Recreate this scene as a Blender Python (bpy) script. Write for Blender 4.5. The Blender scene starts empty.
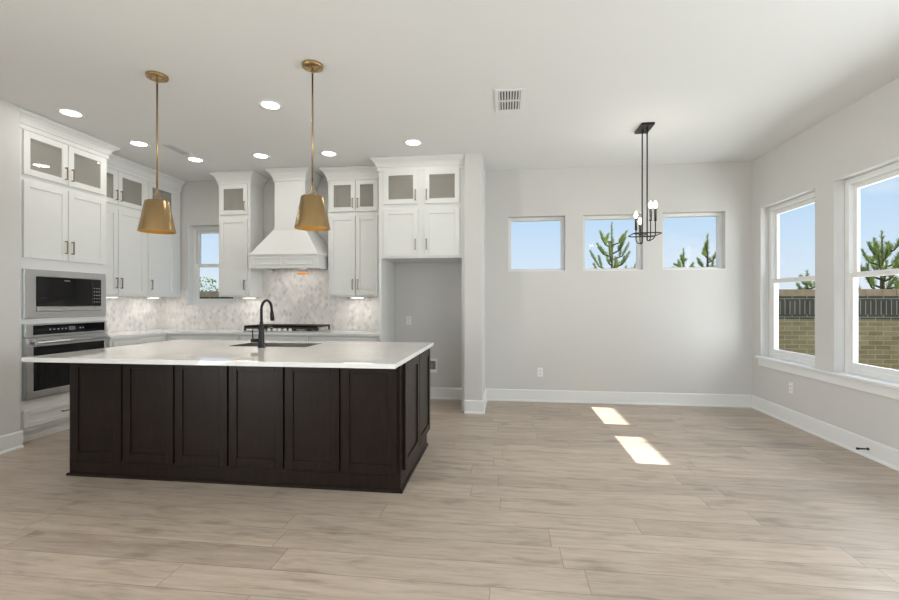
import bpy, bmesh, math, random
from mathutils import Vector, Matrix
random.seed(7)
SC = bpy.context.scene
COL = SC.collection
PI = math.pi

# ------------------------------------------------------------------ camera
cam_d = bpy.data.cameras.new('camera')
cam_d.sensor_width = 36.0
cam_d.lens = 18.0
cam_d.shift_y = 2.03 / 899
cam_d.clip_start = 0.05
cam = bpy.data.objects.new('camera', cam_d)
COL.objects.link(cam)
cam.location = (0, 0, 1.304)
cam.rotation_euler = (PI / 2, 0, 0.1241)
SC.camera = cam

# ------------------------------------------------------------------ world, sun, window and added fill light, exposure
SKY_STRENGTH = 0.93
SUN_STRENGTH = 10.5
SUN_T = 1.094                      # tangent of the sun's elevation
REAR_POWER = 28.0
LEFT_POWER = 430.0
SC.view_settings.view_transform = 'Standard'
SC.view_settings.look = 'None'
SC.view_settings.gamma = 1.0
SC.view_settings.use_curve_mapping = False
SC.view_settings.exposure = 0.13


def build_world():
    w = bpy.data.worlds.new('sky')
    SC.world = w
    w.use_nodes = True
    nt = w.node_tree
    nt.nodes.clear()
    N = nt.nodes.new
    L = nt.links.new
    tc = N('ShaderNodeTexCoord')
    sep = N('ShaderNodeSeparateXYZ')
    L(tc.outputs['Generated'], sep.inputs[0])
    ramp = N('ShaderNodeValToRGB')
    e = ramp.color_ramp.elements
    e[0].position = 0.0; e[0].color = (0.80, 0.86, 0.95, 1)
    e[1].position = 0.42; e[1].color = (0.24, 0.46, 0.90, 1)
    x = e.new(0.10); x.color = (0.66, 0.80, 0.96, 1)
    x = e.new(0.24); x.color = (0.46, 0.68, 0.95, 1)
    L(sep.outputs[2], ramp.inputs[0])
    mp = N('ShaderNodeMapping')
    mp.inputs['Scale'].default_value = (2.0, 2.0, 7.0)
    mp.inputs['Location'].default_value = (0.35, 0.2, 0.55)
    L(tc.outputs['Generated'], mp.inputs[0])
    no = N('ShaderNodeTexNoise')
    no.inputs['Scale'].default_value = 1.6
    no.inputs['Detail'].default_value = 5
    L(mp.outputs[0], no.inputs['Vector'])
    cr = N('ShaderNodeValToRGB')
    cr.color_ramp.elements[0].position = 0.52
    cr.color_ramp.elements[1].position = 0.80
    L(no.outputs['Fac'], cr.inputs[0])
    mix = N('ShaderNodeMixRGB')
    L(cr.outputs[0], mix.inputs[0])
    L(ramp.outputs[0], mix.inputs[1])
    mix.inputs[2].default_value = (0.92, 0.93, 0.96, 1)
    bg = N('ShaderNodeBackground')
    bg.inputs[1].default_value = SKY_STRENGTH
    L(mix.outputs[0], bg.inputs[0])
    out = N('ShaderNodeOutputWorld')
    L(bg.outputs[0], out.inputs[0])


build_world()

sun_d = bpy.data.lights.new('sun', 'SUN')
sun_d.energy = SUN_STRENGTH
sun_d.color = (1.0, 0.955, 0.90)
sun_d.angle = math.radians(0.3)
sun = bpy.data.objects.new('sun', sun_d)
COL.objects.link(sun)
sun.location = (20, 0, 20)
sun.rotation_euler = Vector((-1.0, 0.02, -SUN_T)).to_track_quat('-Z', 'Y').to_euler()


def area(name, loc, direction, sx, sy, power, color=(1, 1, 1)):
    d = bpy.data.lights.new(name, 'AREA')
    d.shape = 'RECTANGLE'
    d.size = sx; d.size_y = sy
    d.energy = power
    d.color = color
    o = bpy.data.objects.new(name, d)
    COL.objects.link(o)
    o.location = loc
    o.rotation_euler = Vector(direction).to_track_quat('-Z', 'Y').to_euler()
    return o


# fill lamp outside the glazing added behind the camera
area('fill_rear', (-0.6, -4.85, 1.2), (0, 1, 0.70), 6.2, 2.5, REAR_POWER, (1.0, 0.995, 0.985))
# fill lamp at an added left-wall opening, there to brighten the right wall
area('fill_left', (-5.4, -1.9, 1.3), (1, 0.05, 0.45), 2.9, 2.3, LEFT_POWER, (1.0, 0.99, 0.975))
# sky light through the two windows in the right-hand wall
area('daylight_right', (4.3, 4.70, 1.45), (-1, -0.12, 0.10), 2.8, 2.2, 125, (0.93, 0.97, 1.0))
# fill lamps at two unseen windows added to the same wall
area('fill_right_near', (3.42, 1.9, 1.5), (-1, 0.1, 0.05), 2.2, 1.8, 80, (0.95, 0.98, 1.0))
area('fill_right_rear', (3.42, -2.0, 1.5), (-1, 0.1, 0.05), 3.0, 1.8, 80, (0.95, 0.98, 1.0))

# ------------------------------------------------------------------ materials
MATS = {}


def mat(name, color, rough=0.5, metal=0.0, spec=0.5, noise=0.0, nscale=40.0, bump=0.0, bscale=200.0,
        stretch=(1, 1, 1), coat=0.0):
    if name in MATS:
        return MATS[name]
    m = bpy.data.materials.new(name)
    m.use_nodes = True
    nt = m.node_tree
    b = nt.nodes['Principled BSDF']
    b.inputs['Base Color'].default_value = (*color, 1)
    b.inputs['Roughness'].default_value = rough
    b.inputs['Metallic'].default_value = metal
    b.inputs['Specular IOR Level'].default_value = spec
    b.inputs['Coat Weight'].default_value = coat
    N = nt.nodes.new; L = nt.links.new
    tc = N('ShaderNodeTexCoord')
    mp = N('ShaderNodeMapping')
    mp.inputs['Scale'].default_value = stretch
    L(tc.outputs['Object'], mp.inputs[0])
    if noise > 0:
        n = N('ShaderNodeTexNoise')
        n.inputs['Scale'].default_value = nscale
        n.inputs['Detail'].default_value = 4
        L(mp.outputs[0], n.inputs['Vector'])
        r = N('ShaderNodeMapRange')
        r.inputs[1].default_value = 0.25; r.inputs[2].default_value = 0.75
        r.inputs[3].default_value = 1 - noise; r.inputs[4].default_value = 1 + noise
        L(n.outputs['Fac'], r.inputs[0])
        mx = N('ShaderNodeMixRGB'); mx.blend_type = 'MULTIPLY'; mx.inputs[0].default_value = 1
        mx.inputs[1].default_value = (*color, 1)
        cb = N('ShaderNodeCombineXYZ')
        for i in range(3):
            L(r.outputs[0], cb.inputs[i])
        L(cb.outputs[0], mx.inputs[2])
        L(mx.outputs[0], b.inputs['Base Color'])
    if bump > 0:
        n2 = N('ShaderNodeTexNoise')
        n2.inputs['Scale'].default_value = bscale
        n2.inputs['Detail'].default_value = 3
        L(mp.outputs[0], n2.inputs['Vector'])
        bp = N('ShaderNodeBump')
        bp.inputs['Strength'].default_value = bump
        bp.inputs['Distance'].default_value = 0.002
        L(n2.outputs['Fac'], bp.inputs['Height'])
        L(bp.outputs[0], b.inputs['Normal'])
    MATS[name] = m
    return m


def emit(name, color, strength):
    if name in MATS:
        return MATS[name]
    m = bpy.data.materials.new(name)
    m.use_nodes = True
    b = m.node_tree.nodes['Principled BSDF']
    b.inputs['Base Color'].default_value = (0.9, 0.9, 0.9, 1) if strength > 0.5 else (0.12, 0.13, 0.14, 1)
    b.inputs['Emission Color'].default_value = (*color, 1)
    b.inputs['Emission Strength'].default_value = strength
    if name == 'amber_lens':
        b.inputs['Base Color'].default_value = (0.45, 0.20, 0.06, 1)
    MATS[name] = m
    return m


def glass_mat(name, tint=(1, 1, 1), reflect=1.0, veil=0.0):
    m = bpy.data.materials.new(name)
    m.use_nodes = True
    nt = m.node_tree
    nt.nodes.clear()
    N = nt.nodes.new; L = nt.links.new
    tr = N('ShaderNodeBsdfTransparent'); tr.inputs[0].default_value = (*tint, 1)
    gl = N('ShaderNodeBsdfGlossy'); gl.inputs['Roughness'].default_value = 0.01
    fr = N('ShaderNodeFresnel'); fr.inputs[0].default_value = 1.45
    mu = N('ShaderNodeMath'); mu.operation = 'MULTIPLY'; mu.inputs[1].default_value = reflect
    # only the side that faces the viewer mirrors (no total reflection inside the pane)
    ge = N('ShaderNodeNewGeometry')
    bf = N('ShaderNodeMath'); bf.operation = 'SUBTRACT'; bf.inputs[0].default_value = 1.0
    L(ge.outputs['Backfacing'], bf.inputs[1])
    m1 = N('ShaderNodeMath'); m1.operation = 'MULTIPLY'
    L(fr.outputs[0], m1.inputs[0]); L(bf.outputs[0], m1.inputs[1])
    L(m1.outputs[0], mu.inputs[0])
    mx = N('ShaderNodeMixShader')
    L(mu.outputs[0], mx.inputs[0]); L(tr.outputs[0], mx.inputs[1]); L(gl.outputs[0], mx.inputs[2])
    o = N('ShaderNodeOutputMaterial')
    if veil > 0:                                   # mixes an even grey diffuse share into the pane
        df = N('ShaderNodeBsdfDiffuse'); df.inputs[0].default_value = (0.72, 0.70, 0.66, 1)
        m3 = N('ShaderNodeMixShader'); m3.inputs[0].default_value = veil
        L(mx.outputs[0], m3.inputs[1]); L(df.outputs[0], m3.inputs[2])
        mx = m3
    L(mx.outputs[0], o.inputs[0])
    return m


WALL = mat('wall_paint', (0.65, 0.637, 0.618), 0.85, spec=0.2, bump=0.15, bscale=260)
CEIL = mat('ceiling_paint', (0.79, 0.79, 0.78), 0.9, spec=0.2, bump=0.15, bscale=200)
TRIM = mat('trim_paint', (0.80, 0.80, 0.79), 0.45, spec=0.4)
CABW = mat('white_lacquer', (0.775, 0.775, 0.76), 0.38, spec=0.45, noise=0.01, nscale=8)
CABIN = mat('cabinet_inside', (0.80, 0.76, 0.68), 0.6)
DARK = mat('espresso_wood', (0.0155, 0.0092, 0.0068), 0.34, spec=0.18, noise=0.28, nscale=7, stretch=(6, 6, 0.7), bump=0.05, bscale=60)
STEEL = mat('brushed_steel', (0.56, 0.565, 0.57), 0.30, metal=1.0, noise=0.05, nscale=30, stretch=(40, 1, 1))
STEELD = mat('satin_steel', (0.42, 0.42, 0.41), 0.32, metal=1.0)
BLACKG = mat('black_glass', (0.006, 0.006, 0.007), 0.06, spec=0.3)
BLACK = mat('black_metal', (0.010, 0.010, 0.011), 0.36, spec=0.3, noise=0.05)
IRON = mat('cast_iron', (0.050, 0.040, 0.032), 0.6, noise=0.2, nscale=60)
BRASS = mat('aged_brass', (0.43, 0.30, 0.15), 0.27, metal=1.0, noise=0.08, nscale=10, stretch=(7, 7, 0.6))
BRASSIN = mat('brass_inside', (0.72, 0.42, 0.12), 0.35, metal=1.0)
HANDLE = mat('champagne_bronze', (0.30, 0.235, 0.155), 0.30, metal=1.0)
GLASS = glass_mat('window_glass', (0.97, 0.985, 0.985), 0.35)
CGLASS = glass_mat('cabinet_glass', (0.86, 0.85, 0.82), 2.2, 0.22)
PLASTIC = mat('white_plastic', (0.85, 0.85, 0.84), 0.35)
SLOT = mat('dark_slot', (0.02, 0.02, 0.02), 0.7)
GRAPH = mat('graphic_grey', (0.35, 0.36, 0.37), 0.5)
VENTW = mat('vent_white', (0.78, 0.78, 0.77), 0.5)
LENS = emit('lamp_lens', (1.0, 0.97, 0.92), 7.0)
STRIPLENS = emit('strip_lens', (1.0, 0.96, 0.9), 5.0)
BULB = emit('bulb_glow', (1.0, 0.86, 0.66), 22.0)
BULBW = emit('warm_bulb', (1.0, 0.62, 0.25), 3.0)
SINKM = mat('sink_steel', (0.30, 0.285, 0.275), 0.38, metal=1.0)
TRUNK = mat('bark', (0.10, 0.075, 0.05), 0.9, noise=0.3, nscale=20)
PINE = mat('pine_needles', (0.34, 0.42, 0.11), 0.6, noise=0.5, nscale=2.2)
BUSH = mat('bush_leaves', (0.20, 0.27, 0.09), 0.6, noise=0.4, nscale=3)
LAWN = mat('lawn', (0.16, 0.17, 0.07), 0.95, noise=0.3, nscale=6)
STONE = mat('cap_brick', (0.50, 0.37, 0.24), 0.85, noise=0.2, nscale=9)


def node_math(nt, op, a, b=None, c=None):
    n = nt.nodes.new('ShaderNodeMath'); n.operation = op
    for i, v in enumerate((a, b, c)):
        if v is None:
            continue
        if isinstance(v, (int, float)):
            n.inputs[i].default_value = v
        else:
            nt.links.new(v, n.inputs[i])
    return n.outputs[0]


def floor_mat():
    m = bpy.data.materials.new('plank_floor')
    m.use_nodes = True
    nt = m.node_tree; N = nt.nodes.new; L = nt.links.new
    b = nt.nodes['Principled BSDF']
    tc = N('ShaderNodeTexCoord')
    s = N('ShaderNodeSeparateXYZ'); L(tc.outputs['Object'], s.inputs[0])
    PW, PL = 0.19, 1.52
    M = lambda op, a, b_=None, c_=None: node_math(nt, op, a, b_, c_)
    yv = M('DIVIDE', M('ADD', s.outputs[1], 0.025), PW)
    row = M('FLOOR', yv)
    fy = M('SUBTRACT', yv, row)
    wn = N('ShaderNodeTexWhiteNoise'); wn.noise_dimensions = '1D'; L(row, wn.inputs['W'])
    xv = M('ADD', M('DIVIDE', s.outputs[0], PL), M('MULTIPLY', wn.outputs['Value'], 7.31))
    colm = M('FLOOR', xv)
    fx = M('SUBTRACT', xv, colm)
    cid = N('ShaderNodeCombineXYZ'); L(row, cid.inputs[0]); L(colm, cid.inputs[1])
    wn2 = N('ShaderNodeTexWhiteNoise'); wn2.noise_dimensions = '3D'; L(cid.outputs[0], wn2.inputs['Vector'])
    # grain coordinates differ from plank to plank
    off = N('ShaderNodeVectorMath'); off.operation = 'SCALE'; off.inputs['Scale'].default_value = 13.0
    L(wn2.outputs['Color'], off.inputs[0])
    add = N('ShaderNodeVectorMath'); add.operation = 'ADD'
    L(tc.outputs['Object'], add.inputs[0]); L(off.outputs[0], add.inputs[1])
    mp = N('ShaderNodeMapping'); mp.inputs['Scale'].default_value = (1.3, 9.0, 1.0); L(add.outputs[0], mp.inputs[0])
    n1 = N('ShaderNodeTexNoise'); n1.inputs['Scale'].default_value = 2.2; n1.inputs['Detail'].default_value = 8
    n1.inputs['Roughness'].default_value = 0.62; n1.inputs['Distortion'].default_value = 0.5
    L(mp.outputs[0], n1.inputs['Vector'])
    mp2 = N('ShaderNodeMapping'); mp2.inputs['Scale'].default_value = (3.0, 60.0, 1.0); L(add.outputs[0], mp2.inputs[0])
    n2 = N('ShaderNodeTexNoise'); n2.inputs['Scale'].default_value = 2.0; n2.inputs['Detail'].default_value = 4
    L(mp2.outputs[0], n2.inputs['Vector'])
    mp3 = N('ShaderNodeMapping'); mp3.inputs['Scale'].default_value = (2.2, 6.5, 1.0); L(add.outputs[0], mp3.inputs[0])
    n3 = N('ShaderNodeTexNoise'); n3.inputs['Scale'].default_value = 1.5; n3.inputs['Detail'].default_value = 3
    L(mp3.outputs[0], n3.inputs['Vector'])
    r = N('ShaderNodeValToRGB')
    e = r.color_ramp.elements
    e[0].position = 0.30; e[0].color = (0.34, 0.272, 0.215, 1)
    e[1].position = 0.70; e[1].color = (0.57, 0.482, 0.402, 1)
    x = e.new(0.5); x.color = (0.48, 0.398, 0.325, 1)
    mixn = M('ADD', M('MULTIPLY', n1.outputs['Fac'], 0.72), M('MULTIPLY', n2.outputs['Fac'], 0.28))
    L(mixn, r.inputs[0])
    # knots: darker blotches
    kn = N('ShaderNodeMapRange'); kn.inputs[1].default_value = 0.58; kn.inputs[2].default_value = 0.74
    kn.inputs[3].default_value = 1.0; kn.inputs[4].default_value = 0.72
    L(n3.outputs['Fac'], kn.inputs[0])
    tone = M('ADD', 0.90, M('MULTIPLY', wn2.outputs['Value'], 0.22))
    # joints
    ey = M('MULTIPLY', M('MINIMUM', fy, M('SUBTRACT', 1.0, fy)), PW)
    ex = M('MULTIPLY', M('MINIMUM', fx, M('SUBTRACT', 1.0, fx)), PL)
    ed = M('MINIMUM', ey, ex)
    g = N('ShaderNodeMapRange'); g.inputs[1].default_value = 0.0005; g.inputs[2].default_value = 0.0028
    g.inputs[3].default_value = 0.55; g.inputs[4].default_value = 1.0
    L(ed, g.inputs[0])
    k = M('MULTIPLY', M('MULTIPLY', tone, kn.outputs[0]), g.outputs[0])
    cb = N('ShaderNodeCombineXYZ')
    for i in range(3):
        L(k, cb.inputs[i])
    mx = N('ShaderNodeMixRGB'); mx.blend_type = 'MULTIPLY'; mx.inputs[0].default_value = 1
    L(r.outputs[0], mx.inputs[1]); L(cb.outputs[0], mx.inputs[2])
    L(mx.outputs[0], b.inputs['Base Color'])
    b.inputs['Roughness'].default_value = 0.42
    b.inputs['Specular IOR Level'].default_value = 0.35
    bp = N('ShaderNodeBump'); bp.inputs['Strength'].default_value = 0.25; bp.inputs['Distance'].default_value = 0.002
    L(M('ADD', g.outputs[0], M('MULTIPLY', n2.outputs['Fac'], 0.25)), bp.inputs['Height'])
    L(bp.outputs[0], b.inputs['Normal'])
    return m


def tile_mat():
    """small marble mosaic of staggered lantern-like hexagons, laid on upright walls"""
    m = bpy.data.materials.new('marble_mosaic')
    m.use_nodes = True
    nt = m.node_tree; N = nt.nodes.new; L = nt.links.new
    b = nt.nodes['Principled BSDF']
    M = lambda op, a, b_=None, c_=None: node_math(nt, op, a, b_, c_)
    g = N('ShaderNodeNewGeometry')
    s = N('ShaderNodeSeparateXYZ'); L(g.outputs['Position'], s.inputs[0])
    W, H = 0.062, 0.088
    px = M('DIVIDE', M('ADD', M('SUBTRACT', s.outputs[0], s.outputs[1]), 40.0), W)
    py = M('DIVIDE', M('ADD', s.outputs[2], 10.0), H)
    # two interleaved lattices
    ax = M('FLOOR', M('ADD', px, 0.5)); ay = M('FLOOR', M('ADD', py, 0.5))
    bx = M('ADD', M('FLOOR', px), 0.5); by = M('ADD', M('FLOOR', py), 0.5)

    def dist(cx, cy):
        dx = M('ABSOLUTE', M('SUBTRACT', px, cx)); dy = M('ABSOLUTE', M('SUBTRACT', py, cy))
        return M('ADD', dx, dy)
    da = dist(ax, ay); db = dist(bx, by)
    use_b = M('LESS_THAN', db, da)
    inv = M('SUBTRACT', 1.0, use_b)
    cx = M('ADD', M('MULTIPLY', bx, use_b), M('MULTIPLY', ax, inv))
    cy = M('ADD', M('MULTIPLY', by, use_b), M('MULTIPLY', ay, inv))
    edge = M('ABSOLUTE', M('SUBTRACT', da, db))
    cid = N('ShaderNodeCombineXYZ'); L(cx, cid.inputs[0]); L(cy, cid.inputs[1])
    wn = N('ShaderNodeTexWhiteNoise'); wn.noise_dimensions = '3D'; L(cid.outputs[0], wn.inputs['Vector'])
    r = N('ShaderNodeValToRGB')
    e = r.color_ramp.elements
    e[0].position = 0.0; e[0].color = (0.64, 0.61, 0.59, 1)
    e[1].position = 1.0; e[1].color = (0.86, 0.83, 0.80, 1)
    x = e.new(0.25); x.color = (0.74, 0.71, 0.69, 1)
    x = e.new(0.6); x.color = (0.80, 0.77, 0.745, 1)
    L(wn.outputs['Value'], r.inputs[0])
    no = N('ShaderNodeTexNoise'); no.inputs['Scale'].default_value = 9; no.inputs['Detail'].default_value = 6
    L(g.outputs['Position'], no.inputs['Vector'])
    vr = N('ShaderNodeMapRange'); vr.inputs[1].default_value = 0.3; vr.inputs[2].default_value = 0.7
    vr.inputs[3].default_value = 0.88; vr.inputs[4].default_value = 1.08
    L(no.outputs['Fac'], vr.inputs[0])
    gr = N('ShaderNodeMapRange'); gr.inputs[1].default_value = 0.03; gr.inputs[2].default_value = 0.16
    L(edge, gr.inputs[0])
    mx = N('ShaderNodeMixRGB'); L(gr.outputs[0], mx.inputs[0])
    mx.inputs[1].default_value = (0.80, 0.78, 0.75, 1)
    cb = N('ShaderNodeCombineXYZ')
    for i in range(3):
        L(vr.outputs[0], cb.inputs[i])
    m2 = N('ShaderNodeMixRGB'); m2.blend_type = 'MULTIPLY'; m2.inputs[0].default_value = 1
    L(r.outputs[0], m2.inputs[1]); L(cb.outputs[0], m2.inputs[2])
    L(m2.outputs[0], mx.inputs[2])
    L(mx.outputs[0], b.inputs['Base Color'])
    b.inputs['Roughness'].default_value = 0.25
    bp = N('ShaderNodeBump'); bp.inputs['Strength'].default_value = 0.3; bp.inputs['Distance'].default_value = 0.003
    L(gr.outputs[0], bp.inputs['Height']); L(bp.outputs[0], b.inputs['Normal'])
    return m


def quartz_mat():
    m = bpy.data.materials.new('white_quartz')
    m.use_nodes = True
    nt = m.node_tree; N = nt.nodes.new; L = nt.links.new
    b = nt.nodes['Principled BSDF']
    tc = N('ShaderNodeTexCoord')
    n1 = N('ShaderNodeTexNoise'); n1.inputs['Scale'].default_value = 3.0; n1.inputs['Detail'].default_value = 7
    n1.inputs['Distortion'].default_value = 1.2
    L(tc.outputs['Object'], n1.inputs['Vector'])
    r = N('ShaderNodeValToRGB'); e = r.color_ramp.elements
    e[0].position = 0.35; e[0].color = (0.79, 0.785, 0.775, 1)
    e[1].position = 0.6; e[1].color = (0.85, 0.845, 0.835, 1)
    L(n1.outputs['Fac'], r.inputs[0])
    L(r.outputs[0], b.inputs['Base Color'])
    b.inputs['Roughness'].default_value = 0.03
    b.inputs['Specular IOR Level'].default_value = 0.6
    return m


def brick_mat(name, soldier_z=None):
    m = bpy.data.materials.new(name)
    m.use_nodes = True
    nt = m.node_tree; N = nt.nodes.new; L = nt.links.new
    b = nt.nodes['Principled BSDF']
    tc = N('ShaderNodeTexCoord')
    s = N('ShaderNodeSeparateXYZ'); L(tc.outputs['Object'], s.inputs[0])
    xy = node_math(nt, 'ADD', s.outputs[0], s.outputs[1])
    c = N('ShaderNodeCombineXYZ'); L(xy, c.inputs[0]); L(s.outputs[2], c.inputs[1])
    br = N('ShaderNodeTexBrick')
    br.inputs['Scale'].default_value = 1.0
    br.inputs['Brick Width'].default_value = 0.203
    br.inputs['Row Height'].default_value = 0.0677
    br.inputs['Mortar Size'].default_value = 0.005
    br.inputs['Color1'].default_value = (0.34, 0.25, 0.125, 1)
    br.inputs['Color2'].default_value = (0.48, 0.37, 0.20, 1)
    br.inputs['Mortar'].default_value = (0.58, 0.52, 0.38, 1)
    L(c.outputs[0], br.inputs['Vector'])
    col = br.outputs['Color']
    if soldier_z:
        z0, z1 = soldier_z
        sw = N('ShaderNodeCombineXYZ'); L(s.outputs[2], sw.inputs[0]); L(xy, sw.inputs[1])
        b2 = N('ShaderNodeTexBrick')
        b2.offset = 0.0
        b2.inputs['Scale'].default_value = 1.0
        b2.inputs['Brick Width'].default_value = 5.0
        b2.inputs['Row Height'].default_value = 0.0677
        b2.inputs['Mortar Size'].default_value = 0.006
        b2.inputs['Color1'].default_value = (0.085, 0.075, 0.055, 1)
        b2.inputs['Color2'].default_value = (0.13, 0.115, 0.085, 1)
        b2.inputs['Mortar'].default_value = (0.42, 0.40, 0.35, 1)
        L(sw.outputs[0], b2.inputs['Vector'])
        b3 = N('ShaderNodeTexBrick')
        b3.inputs['Scale'].default_value = 1.0
        b3.inputs['Brick Width'].default_value = 0.203
        b3.inputs['Row Height'].default_value = 0.0677
        b3.inputs['Mortar Size'].default_value = 0.005
        b3.inputs['Color1'].default_value = (0.10, 0.09, 0.07, 1)
        b3.inputs['Color2'].default_value = (0.12, 0.105, 0.08, 1)
        b3.inputs['Mortar'].default_value = (0.42, 0.40, 0.35, 1)
        L(c.outputs[0], b3.inputs['Vector'])
        z = s.outputs[2]

        def band(a, bb):
            return node_math(nt, 'MULTIPLY', node_math(nt, 'GREATER_THAN', z, a), node_math(nt, 'LESS_THAN', z, bb))
        m1 = N('ShaderNodeMixRGB'); L(band(z0 - 0.068, z1 + 0.068), m1.inputs[0])
        L(col, m1.inputs[1]); L(b3.outputs['Color'], m1.inputs[2])
        m2 = N('ShaderNodeMixRGB'); L(band(z0, z1), m2.inputs[0])
        L(m1.outputs[0], m2.inputs[1]); L(b2.outputs['Color'], m2.inputs[2])
        col = m2.outputs[0]
    no = N('ShaderNodeTexNoise'); no.inputs['Scale'].default_value = 5
    L(tc.outputs['Object'], no.inputs['Vector'])
    mr = N('ShaderNodeMapRange'); mr.inputs[3].default_value = 0.75; mr.inputs[4].default_value = 1.25
    L(no.outputs['Fac'], mr.inputs[0])
    cb = N('ShaderNodeCombineXYZ')
    for i in range(3):
        L(mr.outputs[0], cb.inputs[i])
    mm = N('ShaderNodeMixRGB'); mm.blend_type = 'MULTIPLY'; mm.inputs[0].default_value = 1
    L(col, mm.inputs[1]); L(cb.outputs[0], mm.inputs[2])
    L(mm.outputs[0], b.inputs['Base Color'])
    b.inputs['Roughness'].default_value = 0.9
    return m


FLOOR = floor_mat()
TILE = tile_mat()
QUARTZ = quartz_mat()
BRICKF = brick_mat('fence_brick', (1.12, 1.323))
BRICKH = brick_mat('blocker_brick')


# ------------------------------------------------------------------ mesh helpers
class MB:
    def __init__(self):
        self.v = []; self.f = []; self.smooth = []

    def quad(self, pts, smooth=False):
        i = len(self.v)
        self.v += [tuple(p) for p in pts]
        self.f.append(tuple(range(i, i + len(pts)))); self.smooth.append(smooth)

    def box(self, x0, x1, y0, y1, z0, z1):
        i = len(self.v)
        self.v += [(x0, y0, z0), (x1, y0, z0), (x1, y1, z0), (x0, y1, z0),
                   (x0, y0, z1), (x1, y0, z1), (x1, y1, z1), (x0, y1, z1)]
        for q in ((3, 2, 1, 0), (4, 5, 6, 7), (0, 1, 5, 4), (1, 2, 6, 5), (2, 3, 7, 6), (3, 0, 4, 7)):
            self.f.append(tuple(i + k for k in q)); self.smooth.append(False)
        return self

    def tube(self, pts, r, seg=10, caps=True):
        pts = [Vector(p) for p in pts]
        rs = r if isinstance(r, (list, tuple)) else [r] * len(pts)
        ref = None
        rings = []
        for k, p in enumerate(pts):
            if k == 0:
                d = pts[1] - pts[0]
            elif k == len(pts) - 1:
                d = pts[-1] - pts[-2]
            else:
                d = (pts[k + 1] - p).normalized() + (p - pts[k - 1]).normalized()
            d.normalize()
            if ref is None:
                ref = Vector((0, 0, 1)) if abs(d.z) < 0.9 else Vector((1, 0, 0))
            a = d.cross(ref).normalized()
            b = a.cross(d).normalized()
            ref = b
            base = len(self.v)
            for j in range(seg):
                t = 2 * PI * j / seg
                self.v.append(tuple(p + (a * math.cos(t) + b * math.sin(t)) * rs[k]))
            rings.append(base)
        for k in range(len(rings) - 1):
            for j in range(seg):
                j2 = (j + 1) % seg
                self.f.append((rings[k] + j, rings[k] + j2, rings[k + 1] + j2, rings[k + 1] + j)); self.smooth.append(True)
        if caps:
            self.f.append(tuple(rings[0] + j for j in reversed(range(seg)))); self.smooth.append(False)
            self.f.append(tuple(rings[-1] + j for j in range(seg))); self.smooth.append(False)
        return self

    def lathe(self, prof, c=(0, 0, 0), seg=32, closed=False):
        """prof: list of (r, z); c: axis foot"""
        base = len(self.v)
        n = len(prof)
        for (r, z) in prof:
            for j in range(seg):
                t = 2 * PI * j / seg
                self.v.append((c[0] + r * math.cos(t), c[1] + r * math.sin(t), c[2] + z))
        rng = range(n) if closed else range(n - 1)
        for k in rng:
            k2 = (k + 1) % n
            for j in range(seg):
                j2 = (j + 1) % seg
                self.f.append((base + k * seg + j, base + k * seg + j2, base + k2 * seg + j2, base + k2 * seg + j)); self.smooth.append(True)
        return self

    def disc(self, r, c, seg=32, up=False):
        base = len(self.v)
        for j in range(seg):
            t = 2 * PI * j / seg
            self.v.append((c[0] + r * math.cos(t), c[1] + r * math.sin(t), c[2]))
        idx = [base + j for j in range(seg)]
        self.f.append(tuple(idx if up else reversed(idx))); self.smooth.append(False)
        return self

    def prism(self, poly, axis, a0, a1):
        """extrude a 2D polygon along an axis ('x': poly in yz, 'y': xz, 'z': xy)"""
        base = len(self.v); n = len(poly)
        for a in (a0, a1):
            for (p, q) in poly:
                self.v.append({'x': (a, p, q), 'y': (p, a, q), 'z': (p, q, a)}[axis])
        self.f.append(tuple(base + j for j in reversed(range(n)))); self.smooth.append(False)
        self.f.append(tuple(base + n + j for j in range(n))); self.smooth.append(False)
        for j in range(n):
            j2 = (j + 1) % n
            self.f.append((base + j, base + j2, base + n + j2, base + n + j)); self.smooth.append(False)
        return self

    def build(self, name, material, parent=None, bevel=0.0, fix=True):
        me = bpy.data.meshes.new(name)
        me.from_pydata(self.v, [], self.f)
        me.polygons.foreach_set('use_smooth', self.smooth)
        me.update()
        if fix:
            bm = bmesh.new(); bm.from_mesh(me)
            bmesh.ops.recalc_face_normals(bm, faces=bm.faces)
            bm.to_mesh(me); bm.free()
        me.materials.append(material)
        o = bpy.data.objects.new(name, me)
        COL.objects.link(o)
        if parent is not None:
            o.parent = parent
        if bevel > 0:
            md = o.modifiers.new('bevel', 'BEVEL')
            md.width = bevel; md.segments = 2; md.limit_method = 'ANGLE'; md.angle_limit = math.radians(40)
            md.harden_normals = False
        return o


def tag(o, label, cat, group=None, kind=None):
    o['label'] = label; o['category'] = cat
    if group: o['group'] = group
    if kind: o['kind'] = kind
    return o


def thing(name, label, cat, loc=(0, 0, 0), rz=0.0, group=None, kind=None):
    o = bpy.data.objects.new(name, None)
    COL.objects.link(o)
    o.location = loc; o.rotation_euler = (0, 0, rz)
    o.empty_display_size = 0.05
    return tag(o, label, cat, group, kind)


def struct(o, label, cat):
    return tag(o, label, cat, kind='structure')


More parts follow.
